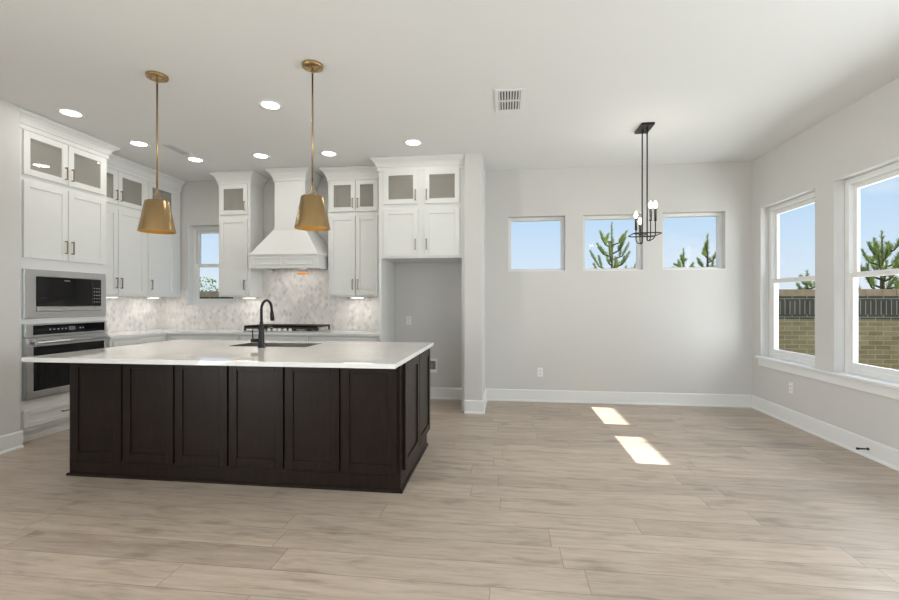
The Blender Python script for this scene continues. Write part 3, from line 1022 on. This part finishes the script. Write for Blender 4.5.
# ------------------------------------------------------------------ built-in microwave (local frame as the oven cabinet)
t = thing('microwave', 'stainless built-in microwave with black glass above the wall oven', 'microwave', (-4.40, 3.535, 0), RZ)
f = slab_with_holes(0.068, 0.922, 1.150, 1.612, -0.022, 0.0, [(0.178, 0.856, 1.214, 1.546)], 'x')
f.box(0.10, 0.89, 0.0, 0.42, 1.175, 1.585)
f.build('trim_frame', STEEL, t, bevel=0.003)
d = MB().box(0.181, 0.742, -0.030, -0.001, 1.262, 1.543).build('door_glass', BLACKG, t, bevel=0.002)
MB().box(0.440, 0.500, -0.0312, -0.0302, 1.512, 1.520).build('maker_mark', GRAPH, d)
MB().box(0.181, 0.742, -0.034, -0.001, 1.217, 1.257).build('door_rail', STEEL, t, bevel=0.002)
c = MB().box(0.746, 0.853, -0.030, -0.001, 1.262, 1.543).build('control_strip', BLACKG, t, bevel=0.002)
MB().box(0.746, 0.853, -0.034, -0.001, 1.217, 1.257).build('open_button', STEEL, t, bevel=0.002)
for r in range(5):
    for q in range(3):
        MB().box(0.765 + q * 0.028, 0.779 + q * 0.028, -0.0312, -0.0302, 1.30 + r * 0.036, 1.309 + r * 0.036).build('key', GRAPH, c)

# ------------------------------------------------------------------ wall oven
t = thing('built_in_oven', 'stainless single wall oven with black glass door under the microwave', 'oven', (-4.40, 3.535, 0), RZ)
b = MB().box(0.10, 0.89, 0.0, 0.55, 0.42, 1.08)
b.box(0.068, 0.922, -0.010, 0.0, 0.395, 1.100)
b.build('body', STEELD, t)
p = MB().box(0.068, 0.922, -0.032, -0.010, 0.978, 1.100).build('control_panel', STEEL, t, bevel=0.003)
g = MB().box(0.140, 0.890, -0.0345, -0.032, 0.995, 1.085).build('control_glass', BLACKG, p, bevel=0.001)
MB().box(0.485, 0.550, -0.0360, -0.0346, 1.024, 1.062).build('display', emit('display_glow', (0.6, 0.7, 0.8), 0.02), p)
for k, kx in enumerate((0.29, 0.33, 0.37, 0.41, 0.445, 0.60, 0.63)):
    MB().box(kx, kx + 0.014, -0.0356, -0.0346, 1.034, 1.046).build('touch_key', GRAPH, p)
dm = slab_with_holes(0.072, 0.918, 0.412, 0.966, -0.040, -0.010, [(0.138, 0.885, 0.470, 0.885)], 'x')
dd = dm.build('door', STEEL, t, bevel=0.003)
MB().box(0.136, 0.887, -0.037, -0.012, 0.468, 0.887).build('door_glass', BLACKG, dd)
MB().box(0.068, 0.922, -0.030, -0.010, 0.395, 0.409).build('vent_trim', STEELD, t)
hm = MB().tube([(0.125, -0.085, 0.925), (0.890, -0.085, 0.925)], 0.016, 14)
for xx in (0.15, 0.865):
    hm.tube([(xx, -0.085, 0.925), (xx, -0.038, 0.925)], 0.011, 10)
hm.build('handle', STEEL, t)

# ------------------------------------------------------------------ island
t = thing('kitchen_island', 'dark espresso kitchen island with six shaker panels facing the room', 'kitchen island', (0, 0, 0))
IX0, IX1, IY0, IY1 = -3.262, -0.712, 3.008, 4.13
bm_ = MB()
for bx in ((IX0, IX0 + 0.02, IY0, IY1), (IX1 - 0.02, IX1, IY0, IY1), (IX0 + 0.02, IX1 - 0.02, IY0, IY0 + 0.02), (IX0 + 0.02, IX1 - 0.02, IY1 - 0.02, IY1)):
    bm_.box(*bx, 0.105, 0.886)
bm_.box(IX0 + 0.02, IX1 - 0.02, IY0 + 0.02, IY1 - 0.02, 0.105, 0.125)
bm_.box(IX0, IX1, IY0, IY1 - 0.085, 0.0, 0.105)
bm_.build('carcass', DARK, t, bevel=0.002)
xs = [-3.238, -2.807, -2.388, -1.967, -1.545, -1.136, -0.728]
for k in range(6):
    x0, x1 = xs[k] + 0.006, xs[k + 1] - 0.006
    z0, z1 = 0.130, 0.876
    d = MB()
    st = 0.062
    d.box(x0, x0 + st, IY0 - 0.021, IY0, z0, z1); d.box(x1 - st, x1, IY0 - 0.021, IY0, z0, z1)
    d.box(x0 + st, x1 - st, IY0 - 0.021, IY0, z0, z0 + st); d.box(x0 + st, x1 - st, IY0 - 0.021, IY0, z1 - st, z1)
    d.box(x0 + st - 0.002, x1 - st + 0.002, IY0 - 0.011, IY0, z0 + st - 0.002, z1 - st + 0.002)
    d.build('front_panel', DARK, t, bevel=0.003)
for (y0, y1) in ((3.075, 3.585), (3.600, 4.105)):
    d = MB(); st = 0.062; z0, z1 = 0.130, 0.876
    X0, X1 = IX1, IX1 + 0.020
    d.box(X0, X1, y0, y0 + st, z0, z1); d.box(X0, X1, y1 - st, y1, z0, z1)
    d.box(X0, X1, y0 + st, y1 - st, z0, z0 + st); d.box(X0, X1, y0 + st, y1 - st, z1 - st, z1)
    d.box(X0, X0 + 0.010, y0 + st - 0.002, y1 - st + 0.002, z0 + st - 0.002, z1 - st + 0.002)
    d.build('end_panel', DARK, t, bevel=0.003)
sm = MB()
q = [(0, 0), (0.014, 0), (0.014, 0.010), (0.008, 0.017), (0, 0.019)]
sm.prism([(IY0 - a, z) for (a, z) in q], 'x', IX0 - 0.014, IX1 + 0.014)
sm.prism([(IX1 + a, z) for (a, z) in q], 'y', IY0 - 0.014, IY1 - 0.085)
sm.prism([(IX0 - a, z) for (a, z) in q], 'y', IY0 - 0.014, IY1 - 0.085)
sm.build('shoe_moulding', DARK, t)
# working side: doors with pulls
for k in range(5):
    x0 = IX0 + 0.02 + k * 0.499; x1 = x0 + 0.489
    d = MB(); st = 0.06; z0, z1 = 0.13, 0.876
    d.box(x0, x0 + st, IY1, IY1 + 0.02, z0, z1); d.box(x1 - st, x1, IY1, IY1 + 0.02, z0, z1)
    d.box(x0 + st, x1 - st, IY1, IY1 + 0.02, z0, z0 + st); d.box(x0 + st, x1 - st, IY1, IY1 + 0.02, z1 - st, z1)
    d.box(x0 + st - 0.002, x1 - st + 0.002, IY1, IY1 + 0.011, z0 + st - 0.002, z1 - st + 0.002)
    o = d.build('door', DARK, t, bevel=0.003)
    hx = x1 - 0.03 if k % 2 == 0 else x0 + 0.03
    h = MB().box(hx - 0.006, hx + 0.006, IY1 + 0.042, IY1 + 0.054, 0.66, 0.80)
    for zz in (0.666, 0.794):
        h.box(hx - 0.006, hx + 0.006, IY1 + 0.02, IY1 + 0.048, zz - 0.006, zz + 0.006)
    h.build('handle', HANDLE, o)

# island worktop with sink cut-out
SX0, SX1, SY0, SY1 = -2.43, -1.70, 3.665, 4.04
CX0, CX1, CY0, CY1 = -3.345, -0.682, 2.735, 4.245


def flat_with_hole(x0, x1, y0, y1, hx0, hx1, hy0, hy1, z0, z1):
    m = slab_with_holes(x0, x1, y0, y1, z0, z1, [(hx0, hx1, hy0, hy1)], 'x')
    m.v = [(x, z, y) for (x, y, z) in m.v]     # stand-up slab laid flat
    return m


tag(flat_with_hole(CX0, CX1, CY0, CY1, SX0, SX1, SY0, SY1, 0.8865, 0.918).build('island_worktop', QUARTZ, bevel=0.003),
    'white quartz worktop overhanging the dark kitchen island', 'countertop')
t = thing('kitchen_sink', 'steel sink set into the island worktop', 'sink', ((SX0 + SX1) / 2, (SY0 + SY1) / 2, 0.70), 0)
w2, d2 = (SX1 - SX0) / 2 - 0.0005, (SY1 - SY0) / 2 - 0.0005
s = MB()
s.box(-w2, -w2 + 0.004, -d2, d2, 0, 0.2165); s.box(w2 - 0.004, w2, -d2, d2, 0, 0.2165)
s.box(-w2, w2, -d2, -d2 + 0.004, 0, 0.2165); s.box(-w2, w2, d2 - 0.004, d2, 0, 0.2165)
s.box(-w2, w2, -d2, d2, -0.004, 0.0)
s.build('basin', SINKM, t)
MB().lathe([(0.001, 0.002), (0.03, 0.002), (0.042, 0.006), (0.045, 0.001)], (0, 0, 0), 24).build('drain', STEEL, t)

# faucet
fx, fy, fz = -2.055, 3.585, 0.918
t = thing('kitchen_faucet', 'matte black gooseneck faucet standing by the island sink', 'faucet', (fx, fy, fz), 0)
MB().lathe([(0.0, 0.0005), (0.030, 0.0005), (0.030, 0.006), (0.026, 0.020), (0.0235, 0.10), (0.019, 0.17), (0.0145, 0.215), (0.013, 0.22)], (0, 0, 0), 24).build('body', BLACK, t)
pts = [(0, 0, 0.21), (0, 0, 0.30)]
for k in range(0, 13):
    a = PI * k / 12
    pts.append((0, 0.085 - 0.085 * math.cos(a), 0.315 + 0.085 * math.sin(a)))
pts.append((0, 0.171, 0.300))
MB().tube(pts, 0.0115, 14).build('gooseneck', BLACK, t)
MB().tube([(0, 0.171, 0.305), (0, 0.173, 0.285), (0, 0.180, 0.235), (0, 0.182, 0.222)], [0.013, 0.016, 0.019, 0.017], 16).build('spray_head', BLACK, t)
hb = MB().tube([(-0.015, 0, 0.060), (-0.070, 0, 0.060), (-0.088, 0, 0.060), (-0.092, 0, 0.060)], [0.016, 0.016, 0.015, 0.010], 14)
hb.build('valve', BLACK, t)
MB().tube([(-0.076, 0, 0.070), (-0.080, 0, 0.105), (-0.080, 0, 0.155)], [0.006, 0.005, 0.005], 10).build('lever', BLACK, t)


# ------------------------------------------------------------------ pendants
def pendant(x, y, label):
    t = thing('pendant_lamp', label, 'pendant lamp', (x, y, 0), 0, group='brass pendants over the island')
    c = MB().lathe([(0.0, H - 0.024), (0.066, H - 0.024), (0.075, H - 0.020), (0.077, H - 0.014), (0.077, H - 0.0005)], (0, 0, 0), 36)
    co = c.build('canopy', BRASS, t)
    for a in (0.5, 0.5 + PI):
        MB().lathe([(0.001, H - 0.034), (0.006, H - 0.033), (0.007, H - 0.024)], (0.042 * math.cos(a), 0.042 * math.sin(a), 0), 12).build('canopy_screw', BRASS, co)
    r = MB().lathe([(0.0, H - 0.066), (0.008, H - 0.064), (0.011, H - 0.055), (0.009, H - 0.046), (0.006, H - 0.040), (0.006, H - 0.024)], (0, 0, 0), 14)
    r.tube([(0, 0, H - 0.06), (0, 0, 2.185)], 0.0065, 12)
    r.build('stem', BRASS, t)
    yk = MB()
    for sx in (-1, 1):
        yk.tube([(0, 0, 2.195), (0.004 * sx, 0, 2.165), (0.014 * sx, 0, 2.130), (0.030 * sx, 0, 2.100), (0.036 * sx, 0, 2.082)], 0.005, 8)
    yk.build('yoke', BRASS, t)
    z0, z1 = 1.845, 2.082
    R0, R1 = 0.128, 0.082
    th = 0.003
    s = MB().lathe([(R0, z0), (R1, z1 - 0.006), (R1 - 0.006, z1), (0.001, z1 + 0.001)], (0, 0, 0), 56)
    so = s.build('shade', BRASS, t)
    MB().lathe([(R0, z0), (R0 - th, z0), (R1 - th, z1 - 0.012), (0.001, z1 - 0.012)], (0, 0, 0), 56).build('shade_lining', BRASSIN, so)
    MB().lathe([(0.0, 1.955), (0.018, 1.962), (0.028, 1.985), (0.024, 2.01), (0.015, 2.03), (0.014, 2.068)], (0, 0, 0), 20).build('bulb', BULBW, t)
    d = bpy.data.lights.new('bulb_light', 'POINT'); d.energy = 4.0; d.color = (1, 0.78, 0.5); d.shadow_soft_size = 0.03
    o = bpy.data.objects.new('bulb_light', d); COL.objects.link(o); o.parent = t; o.location = (0, 0, 1.93)


pendant(-2.666, 3.160, 'brass cone pendant over the left half of the island')
pendant(-1.411, 3.161, 'brass cone pendant in front of the range hood')

# ------------------------------------------------------------------ chandelier
t = thing('chandelier', 'black linear chandelier with four candle bulbs in the dining area', 'chandelier', (1.375, 4.69, 0), 0)
c = MB().box(-0.062, 0.062, -0.125, 0.125, H - 0.024, H - 0.0005).build('canopy', BLACK, t, bevel=0.004)
for yy in (-0.035, 0.035):
    MB().lathe([(0.0, H - 0.036), (0.006, H - 0.034), (0.006, H - 0.024)], (0.0, yy, 0), 10).build('canopy_screw', BLACK, c)
for yy in (-0.085, 0.075):
    MB().tube([(0, yy, H - 0.024), (0, yy, 1.905)], 0.0065, 10).build('rod', BLACK, t)
# rounded-rectangle loop
lp = []
hw, hl, rr = 0.130, 0.135, 0.05
for (cx, cy, a0) in ((hw - rr, hl - rr, 0), (-hw + rr, hl - rr, PI / 2), (-hw + rr, -hl + rr, PI), (hw - rr, -hl + rr, 1.5 * PI)):
    for k in range(6):
        a = a0 + k * PI / 10
        lp.append((cx + rr * math.cos(a), cy + rr * math.sin(a), 1.975))
lp.append(lp[0]); lp.append(lp[1])
MB().tube(lp, 0.006, 8, caps=False).build('loop', BLACK, t)
cb = MB()
cb.tube([(-hw, -0.085, 1.975), (-0.05, -0.085, 1.97), (0, -0.085, 1.97), (0, 0.075, 1.97), (0.05, 0.075, 1.97), (hw, 0.075, 1.975)], 0.005, 8)
cb.build('cross_bar', BLACK, t)
# candle arms: (x, y, foot of sleeve z, bulb centre z)
for (ax, ay, zs, by) in ((0.044, -0.19, 2.080, -0.085), (0.031, -0.09, 2.100, -0.085), (-0.037, 0.16, 2.050, 0.075), (0.031, 0.26, 2.005, 0.075)):
    a = MB()
    a.tube([(0, by, 1.908), (ax * 0.3, by + (ay - by) * 0.3, 1.900), (ax * 0.75, by + (ay - by) * 0.75, 1.912),
            (ax * 0.98, by + (ay - by) * 0.98, 1.94), (ax, ay, 1.97), (ax, ay, zs)], 0.0052, 8)
    ao = a.build('arm', BLACK, t)
    MB().lathe([(0.0, zs - 0.004), (0.013, zs - 0.002), (0.0135, zs + 0.003), (0.0115, zs + 0.006), (0.0115, zs + 0.120), (0.0, zs + 0.121)], (ax, ay, 0), 16).build('candle_sleeve', BLACK, ao)
    zb = zs + 0.121
    MB().lathe([(0.0, zb), (0.010, zb + 0.003), (0.0175, zb + 0.022), (0.0175, zb + 0.032), (0.011, zb + 0.050), (0.004, zb + 0.066), (0.0, zb + 0.069)], (ax, ay, 0), 16).build('candle_bulb', BULB, ao)
    d = bpy.data.lights.new('candle_light', 'POINT'); d.energy = 7.0; d.color = (1, 0.93, 0.84); d.shadow_soft_size = 0.02
    o = bpy.data.objects.new('candle_light', d); COL.objects.link(o); o.parent = t; o.location = (ax, ay, zb + 0.03)

# ------------------------------------------------------------------ ceiling fittings
for (x, y, lab) in ((-3.983, 3.687, 'recessed ceiling light above the tall oven cabinet, leftmost'),
                    (-4.011, 4.495, 'recessed ceiling light just left of the left pendant stem'),
                    (-3.772, 5.082, 'recessed ceiling light beside the small ceiling vent, before the kitchen window'),
                    (-2.898, 5.047, 'recessed ceiling light above the range hood, left of its centre'),
                    (-2.067, 3.756, 'recessed ceiling light nearest the camera, between the two pendants'),
                    (-2.060, 5.068, 'recessed ceiling light just right of the right pendant stem'),
                    (-1.005, 4.832, 'recessed ceiling light in front of the refrigerator surround, rightmost')):
    t = thing('recessed_light', lab, 'ceiling light', (x, y, H), 0, group='recessed kitchen ceiling lights')
    MB().lathe([(0.076, -0.002), (0.082, -0.006), (0.104, -0.004), (0.106, -0.0005)], (0, 0, 0), 40).build('trim_ring', PLASTIC, t)
    MB().lathe([(0.0, -0.0035), (0.075, -0.0035), (0.076, -0.0005)], (0, 0, 0), 40).build('lens', LENS, t)
    d = bpy.data.lights.new('downlight', 'AREA'); d.shape = 'DISK'; d.size = 0.16; d.energy = 1.8; d.color = (1, 0.95, 0.88)
    o = bpy.data.objects.new('downlight', d); COL.objects.link(o); o.parent = t; o.location = (0, 0, -0.008)

t = thing('ceiling_vent', 'white square ceiling air register with two rows of louvres', 'vent', (0.032, 3.92, H), 0)
f = flat_with_hole(-0.125, 0.125, -0.215, 0.215, -0.092, 0.092, -0.182, 0.182, -0.010, -0.0005)
f.build('frame', VENTW, t, bevel=0.003)
MB().box(-0.092, 0.092, -0.182, 0.182, -0.0018, -0.0006).build('backing', SLOT, t)
MB().box(-0.092, 0.092, -0.010, 0.010, -0.010, -0.002).build('divider', VENTW, t)
for r_, (y0, y1) in enumerate(((-0.180, -0.010), (0.010, 0.180))):
    for k in range(8):
        cx = -0.086 + k * 0.0235
        l = MB().prism([(cx - 0.004, -0.002), (cx + 0.004, -0.002), (cx + 0.010, -0.010), (cx + 0.002, -0.010)], 'y', y0, y1)
        l.build('louvre', VENTW, t)
t = thing('ceiling_vent', 'narrow grey ceiling air vent beside the recessed light near the left pendant', 'vent', (-3.73, 4.715, H), 0)
flat_with_hole(-0.075, 0.075, -0.175, 0.175, -0.058, 0.058, -0.158, 0.158, -0.008, -0.0005).build('frame', VENTW, t, bevel=0.002)
MB().box(-0.058, 0.058, -0.158, 0.158, -0.0018, -0.0006).build('backing', SLOT, t)
for k in range(8):
    cx = -0.050 + k * 0.0143
    MB().prism([(cx - 0.002, -0.002), (cx + 0.003, -0.002), (cx + 0.006, -0.008), (cx + 0.001, -0.008)], 'y', -0.158, 0.158).build('louvre', VENTW, t)
MB().box(-0.058, 0.058, -0.006, 0.006, -0.0085, -0.002).build('divider', VENTW, t)


# ------------------------------------------------------------------ outlets, water box, door stop
def outlet(label, loc, rz, blank=False):
    t = thing('wall_outlet', label, 'outlet', loc, rz)
    MB().box(-0.036, 0.036, -0.007, -0.0005, -0.058, 0.058).build('cover_plate', PLASTIC, t, bevel=0.003)
    for zc in (-0.021, 0.021):
        r = MB().box(-0.017, 0.017, -0.010, -0.0065, zc - 0.014, zc + 0.014).build('socket', PLASTIC, t, bevel=0.003)
        sl = MB()
        sl.box(-0.008, -0.005, -0.0104, -0.0098, zc - 0.004, zc + 0.007); sl.box(0.005, 0.008, -0.0104, -0.0098, zc - 0.004, zc + 0.006)
        sl.box(-0.002, 0.002, -0.0104, -0.0098, zc - 0.010, zc - 0.006)
        sl.build('slots', SLOT, r)


outlet('white outlet on the back of the refrigerator bay at worktop height', (-1.302, YB, 1.055), 0)
outlet('white outlet low on the far dining wall left of the sun patch', (0.448, YB, 0.385), 0)
outlet('white outlet low on the right wall under the corner window', (XR, 5.215, 0.385), -PI / 2)
t = thing('water_supply_box', 'white recessed water box low in the refrigerator bay beside the island', 'water box', (-0.985, YB, 0.447), 0)
slab_with_holes(-0.075, 0.075, -0.095, 0.095, -0.012, -0.0005, [(-0.050, 0.050, -0.050, 0.065)], 'x').build('frame', PLASTIC, t, bevel=0.003)
MB().box(-0.050, 0.050, -0.003, -0.0006, -0.050, 0.065).build('recess', mat('recess_grey', (0.22, 0.22, 0.22), 0.6), t)
MB().tube([(0.0, -0.005, -0.045), (0.0, -0.018, -0.020), (0.0, -0.018, 0.020)], 0.010, 10).build('valve', STEELD, t)
t = thing('door_stop', 'small black door stop on the right baseboard below the right-edge window', 'door stop', (XR - 0.0155, 4.17, 0.073), 0)
MB().tube([(0, 0, 0), (-0.006, 0, 0)], 0.012, 12).build('flange', BLACK, t)
MB().tube([(-0.006, 0, 0), (-0.075, 0, 0)], 0.006, 10).build('rod', BLACK, t)
MB().tube([(-0.073, 0, 0), (-0.088, 0, 0)], 0.010, 12).build('tip', BLACK, t)

# ------------------------------------------------------------------ outside
GZv = -0.25
struct(MB().box(-30, 40, -30, 60, GZv - 0.2, GZv).build('ground', LAWN), 'lawn around the house', 'ground')
t = thing('brick_fence', 'brown brick garden fence with a dark soldier course outside the right windows', 'fence', (0, 0, 0))
fw = MB().box(-9, 16, 7.25, 7.45, GZv, 1.392)
fw.build('fence_wall', BRICKF, t)
cp = MB()
x = -9.0
while x < 16:
    cp.box(x + 0.004, x + 0.196, 7.235, 7.465, 1.392, 1.492); x += 0.2
cp.build('coping', STONE, t)
hs = MB().box(8.2, 15, -7.0, 3.25, GZv, 8.6)  # unseen block added to trim the sun to two floor patches
hs.box(8.2, 15, 3.25, 6.35, GZv, 2.03 + SUN_T * (8.2 - 3.16))
struct(hs.build('sun_blocker', BRICKH), 'unseen brick block added to cut the sun through the right windows', 'wall')


def pine(x, y, top, spread, label, n=9, seed=1, base=GZv, lo=0.52):
    """young pine: upright leader, up-turned branches in whorls, needle plumes"""
    rnd = random.Random(seed)
    t = thing('pine_tree', label, 'tree', (x, y, base), 0, group='pines beyond the fence')
    hgt = top - base
    tr = MB().tube([(0, 0, 0), (0.02, 0.01, hgt * 0.5), (0, 0, hgt * 0.97)], [0.09, 0.06, 0.012], 8)
    plumes = [((0, 0, hgt * 0.80), (0, 0, hgt))]
    for k in range(n):
        z = hgt * (lo + (0.85 - lo) * (k / max(1, n - 1)))
        a = k * 2.4 + rnd.uniform(-0.3, 0.3)
        ln = spread * (1.0 - 0.55 * k / n) * rnd.uniform(0.8, 1.1)
        p0 = Vector((0, 0, z)); p1 = Vector((math.cos(a) * ln * 0.6, math.sin(a) * ln * 0.6, z + ln * 0.22))
        p2 = Vector((math.cos(a) * ln, math.sin(a) * ln, z + ln * 0.75))
        tr.tube([p0, p1, p2], [0.03, 0.02, 0.008], 6)
        plumes.append((tuple(p1), tuple(p2 + Vector((0, 0, 0.10)))))
        q = p1 + Vector((rnd.uniform(-.15, .15), rnd.uniform(-.15, .15), ln * 0.45))
        plumes.append((tuple(p1 * 0.8 + p0 * 0.2), tuple(q)))
    tr.build('trunk', TRUNK, t)
    fo = MB()
    for (a, b) in plumes:
        a = Vector(a); b = Vector(b); d = b - a
        for k in range(190):
            s = rnd.random()
            p = a + d * s
            dirv = (d.normalized() * rnd.uniform(0.6, 1.3) + Vector((rnd.uniform(-1, 1), rnd.uniform(-1, 1), rnd.uniform(-.4, .8))) * 0.75).normalized()
            L_ = rnd.uniform(0.10, 0.17) * (1.0 - 0.35 * s)
            side = dirv.cross(Vector((rnd.uniform(-1, 1), rnd.uniform(-1, 1), rnd.uniform(-1, 1)))).normalized() * 0.007
            fo.quad([p - side, p + side, p + dirv * L_ + side * 0.2, p + dirv * L_ - side * 0.2])
    fo.build('needles', PINE, t, fix=False)


pine(3.62, 16, 3.98, 0.85, 'pine tree seen through the middle high window', 15, 3)
pine(6.1, 16.4, 3.12, 0.50, 'pine low in the high window nearest the right corner', 8, 5)
pine(6.62, 15.8, 3.52, 0.45, 'slim pine at the right edge of the high window nearest the corner', 8, 8)
pine(9.72, 13, 3.12, 0.75, 'pine rising above the fence in the right-edge window', 20, 11, lo=0.44)
pine(11.5, 13.6, 2.95, 0.8, 'pine behind the first one at the extreme right of the photo', 20, 17, lo=0.44)
pine(8.05, 13.2, 2.12, 0.4, 'small pine whose top shows in the corner window', 7, 21)


def bush(x, y, r, h, label, seed):
    rnd = random.Random(seed)
    m = MB()
    t = thing('garden_bush', label, 'bush', (x, y, GZv), 0)
    for k in range(2200):
        u = rnd.uniform(-1, 1); a = rnd.uniform(0, 2 * PI); q = rnd.random() ** 0.33
        p = Vector((math.cos(a) * math.sqrt(1 - u * u) * r * q, math.sin(a) * math.sqrt(1 - u * u) * r * 0.7 * q, h * 0.5 + u * h * 0.5 * q))
        n1 = Vector((rnd.uniform(-1, 1), rnd.uniform(-1, 1), rnd.uniform(-1, 1))).normalized()
        n2 = n1.cross(Vector((0.3, 0.5, 0.8))).normalized()
        s = rnd.uniform(0.03, 0.07)
        m.quad([p - n1 * s, p - n2 * s * 0.5, p + n1 * s, p + n2 * s * 0.5])
    m.build('foliage', BUSH, t, fix=False)
    MB().tube([(0, 0, 0), (0, 0, h * 0.6)], [0.05, 0.02], 6).build('stem', TRUNK, t)


bush(-9.5, 13.0, 1.2, 2.35, 'dark bush over the fence low in the kitchen window', 31)
bush(-7.3, 14.0, 1.0, 1.95, 'rounded bush further right over the fence in the kitchen window', 32)
bush(9.3, 11.0, 1.2, 2.25, 'leafy bush just above the fence in the right-edge window', 33)
bush(11.9, 11.5, 1.2, 2.35, 'leafy bush above the fence at the extreme right', 34)
